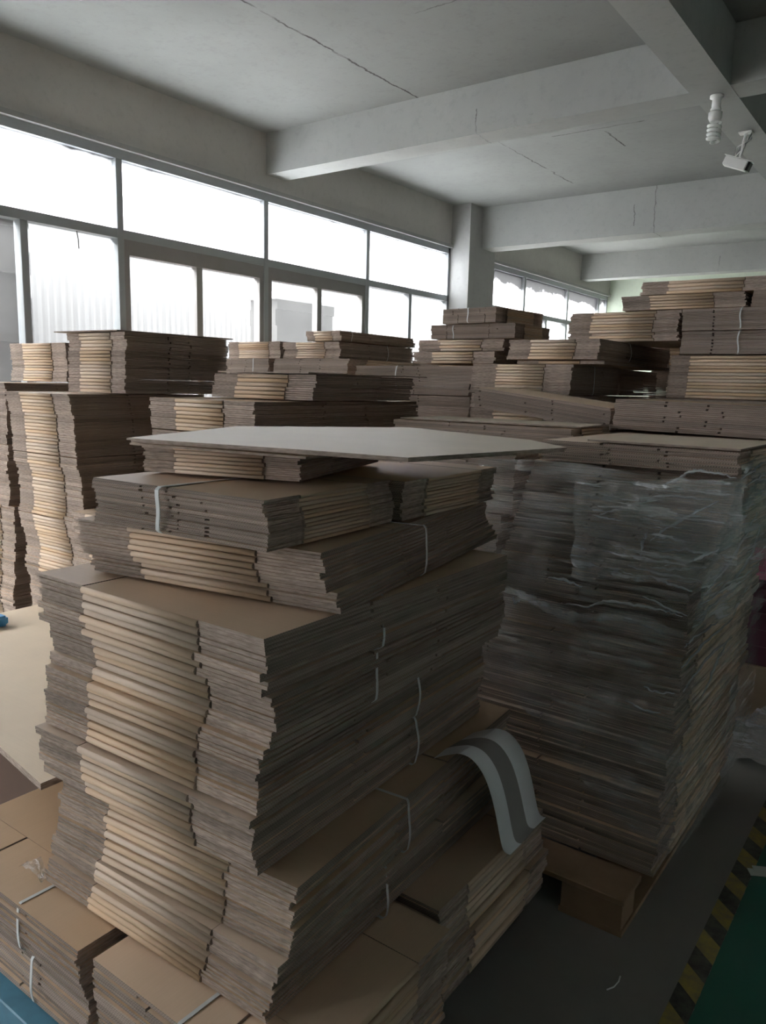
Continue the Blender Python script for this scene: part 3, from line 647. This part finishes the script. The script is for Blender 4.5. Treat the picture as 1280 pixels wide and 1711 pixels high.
o = link('film_strip', mesh(bm, 'film_strip', [SM, SG])); tag(o, 'white plastic strip with grey band over the right ledge of the front stack', 'plastic strip')
def bit(u, v): return Vector((.10*u, .06*v*(1-.4*u), .010 + .022*math.sin(u*3)*math.sin(v*3+1) + .01*mn.noise(Vector((u*4, v*4, 0)))))
o = film_patch('film_scrap', bit, 14, 10, FILMC); o.location = (-1.76, .90, .376); tag(o, 'scrap of clear film poking out under the left of the tall front stack', 'plastic film')

# ------------------------------------------------------------------ pink crates
PK = plain('pink_plastic', (.62, .12, .24), .5, 0, .12, 14); MR = plain('maroon_plastic', (.16, .045, .085), .5, 0, .15, 10)
def crate(x, y, z, w_, d_, h, m, label, lid):
    r = bpy.data.objects.new('pink_crate', None); COL.objects.link(r); r.location = (x, y, z); tag(r, label, 'crate', 'pink crates by the aisle')
    boxes('body', [(.015, .015, 0, w_-.015, d_-.015, h-.03)] + [(.0, .0, h*q, w_, d_, h*q+.015) for q in (.25, .5, .75)], m, r, False)
    boxes('rim', [(-.012, -.012, h-.03, w_+.012, d_+.012, h)], lid, r, False, .004)
    return r
crate(-.745, 3.98, .30, .55, .29, .33, MR, 'dark maroon crate at the right edge, bottom of the pink stack', MR)
crate(-.755, 3.98, .635, .55, .29, .125, MR, 'flat pink-lidded crate above the maroon one', PK)
crate(-.765, 3.99, .762, .13, .25, .07, PK, 'small pink box on the pink-lidded crate', PK)
o = boxes('carton_box', [(-.74, 3.98, .003, -.19, 4.27, .297)], KRAFT, None, False, .004); tag(o, 'plain carton under the maroon crate at the right edge', 'box')

# ------------------------------------------------------------------ floor tape
mt, nt, b = mat('hazard_tape'); co = objco(nt); x, y, z = sep(nt, co)
sk = mth(nt, 'ADD', y, mth(nt, 'MULTIPLY', x, .9)); s_ = mth(nt, 'PINGPONG', sk, .0885)
wear = ramp(nt, noise(nt, co, 22, 5, .7), .38, .62)
c = mix(nt, mth(nt, 'GREATER_THAN', s_, .044), (.05, .05, .045), (.40, .32, .08)); c = mix(nt, mth(nt, 'MULTIPLY', wear, .6), c, (.17, .17, .14))
nt.links.new(c, b.inputs['Base Color']); b.inputs['Roughness'].default_value = .5
o = boxes('floor_tape', [(-.435, -1.0, .0005, -.375, 9.0, .0018)], mt); tag(o, 'worn yellow and black hazard tape on the floor along the aisle', 'tape')
o = boxes('paper_scrap', [(-.03, -.02, 0, .03, .02, .002), (-.01, .0, .001, .05, .035, .004)], plain('scrap_white', (.6, .68, .64), .6)); o.location = (-.36, 2.70, .002); o.rotation_euler = (0, 0, .5)
tag(o, 'pale scrap of paper on the green floor by the hazard tape', 'scrap')
bm = bmesh.new(); tube(bm, [(0, 0, .003), (.012, .02, .004), (.016, .045, .006), (.012, .07, .003)], .002, 6)
o = link('twine_scrap', mesh(bm, 'twine_scrap', STRAP)); o.location = (-.58, 1.875, .001); tag(o, 'short piece of white twine lying on the grey floor', 'scrap')

# ------------------------------------------------------------------ bulb and camera on the long beam
CER = plain('white_ceramic', (.82, .82, .80), .35); TUBE = plain('lamp_tube', (.86, .87, .85), .3)
r = bpy.data.objects.new('spiral_bulb', None); COL.objects.link(r); bz = 3.654; r.location = (-1.60, 6.02, bz); tag(r, 'unlit white spiral energy saving bulb hanging from the beam crossing', 'lamp')
bm = bmesh.new(); tube(bm, [(0, 0, 0), (0, 0, -.02), (0, 0, -.022), (0, 0, -.085), (0, 0, -.09), (0, 0, -.105)], [.045, .045, .028, .030, .036, .036], 20); link('socket', mesh(bm, 'socket', CER), r)
bm = bmesh.new(); tube(bm, [(0, 0, -.107), (0, 0, -.115), (0, 0, -.15), (0, 0, -.175)], [.030, .046, .046, .034], 20); link('ballast', mesh(bm, 'ballast', CER), r)
bm = bmesh.new(); pts = []
for i in range(130):
    t_ = i/129; a = 2*math.pi*4.5*t_; rad = .038 if t_ < .93 else .038*(1-(t_-.93)/.09)
    pts.append((rad*math.cos(a), rad*math.sin(a), -.185 - .125*t_))
tube(bm, pts, .0115, 8); link('spiral_tube', mesh(bm, 'spiral_tube', TUBE), r)
r = bpy.data.objects.new('security_camera', None); COL.objects.link(r); r.location = (-1.60, 6.95, 3.654); tag(r, 'white security camera on a bracket under the long beam', 'camera')
bm = bmesh.new(); bx(bm, -.05, -.04, -.012, .05, .04, 0); link('mount_plate', mesh(bm, 'mount_plate', CER), r)
bm = bmesh.new(); tube(bm, [(0, 0, -.01), (-.01, 0, -.06), (-.02, .0, -.14), (-.03, 0, -.19)], .011, 8); link('bracket', mesh(bm, 'bracket', CER), r)
bm = bmesh.new()
bx(bm, -.105, -.04, -.036, .085, .04, .036); bmesh.ops.bevel(bm, geom=bm.edges[:], offset=.008, segments=2, affect='EDGES')
h_ = link('housing', mesh(bm, 'housing', CER), r, (-.045, -.0, -.235), (R(0), R(22), R(0)))
bm = bmesh.new(); bx(bm, .085, -.036, -.033, .105, .036, .033); link('lens_face', mesh(bm, 'lens_face', plain('black_glass', (.01, .01, .012), .15)), h_)
bm = bmesh.new(); bx(bm, -.115, -.044, .037, .11, .044, .042); link('sun_shield', mesh(bm, 'sun_shield', CER), h_)
CAB = plain('grey_cable', (.35, .35, .35), .6)
for j in range(4):
    bm = bmesh.new(); a = j*.9
    pts = [(0.02+.03*math.sin(a), .02*j-.03, -.012), (.04*math.sin(a)+.01, .02*math.cos(a), -.06), (-.03+.03*math.cos(a*2), .02*math.sin(a*3), -.11), (-.05-.01*j, .01*j, -.16), (-.09, 0, -.20)]
    tube(bm, pts, .004, 6); link('cable', mesh(bm, 'cable', CAB if j % 2 else CER), r)
bpy.context.view_layer.update()
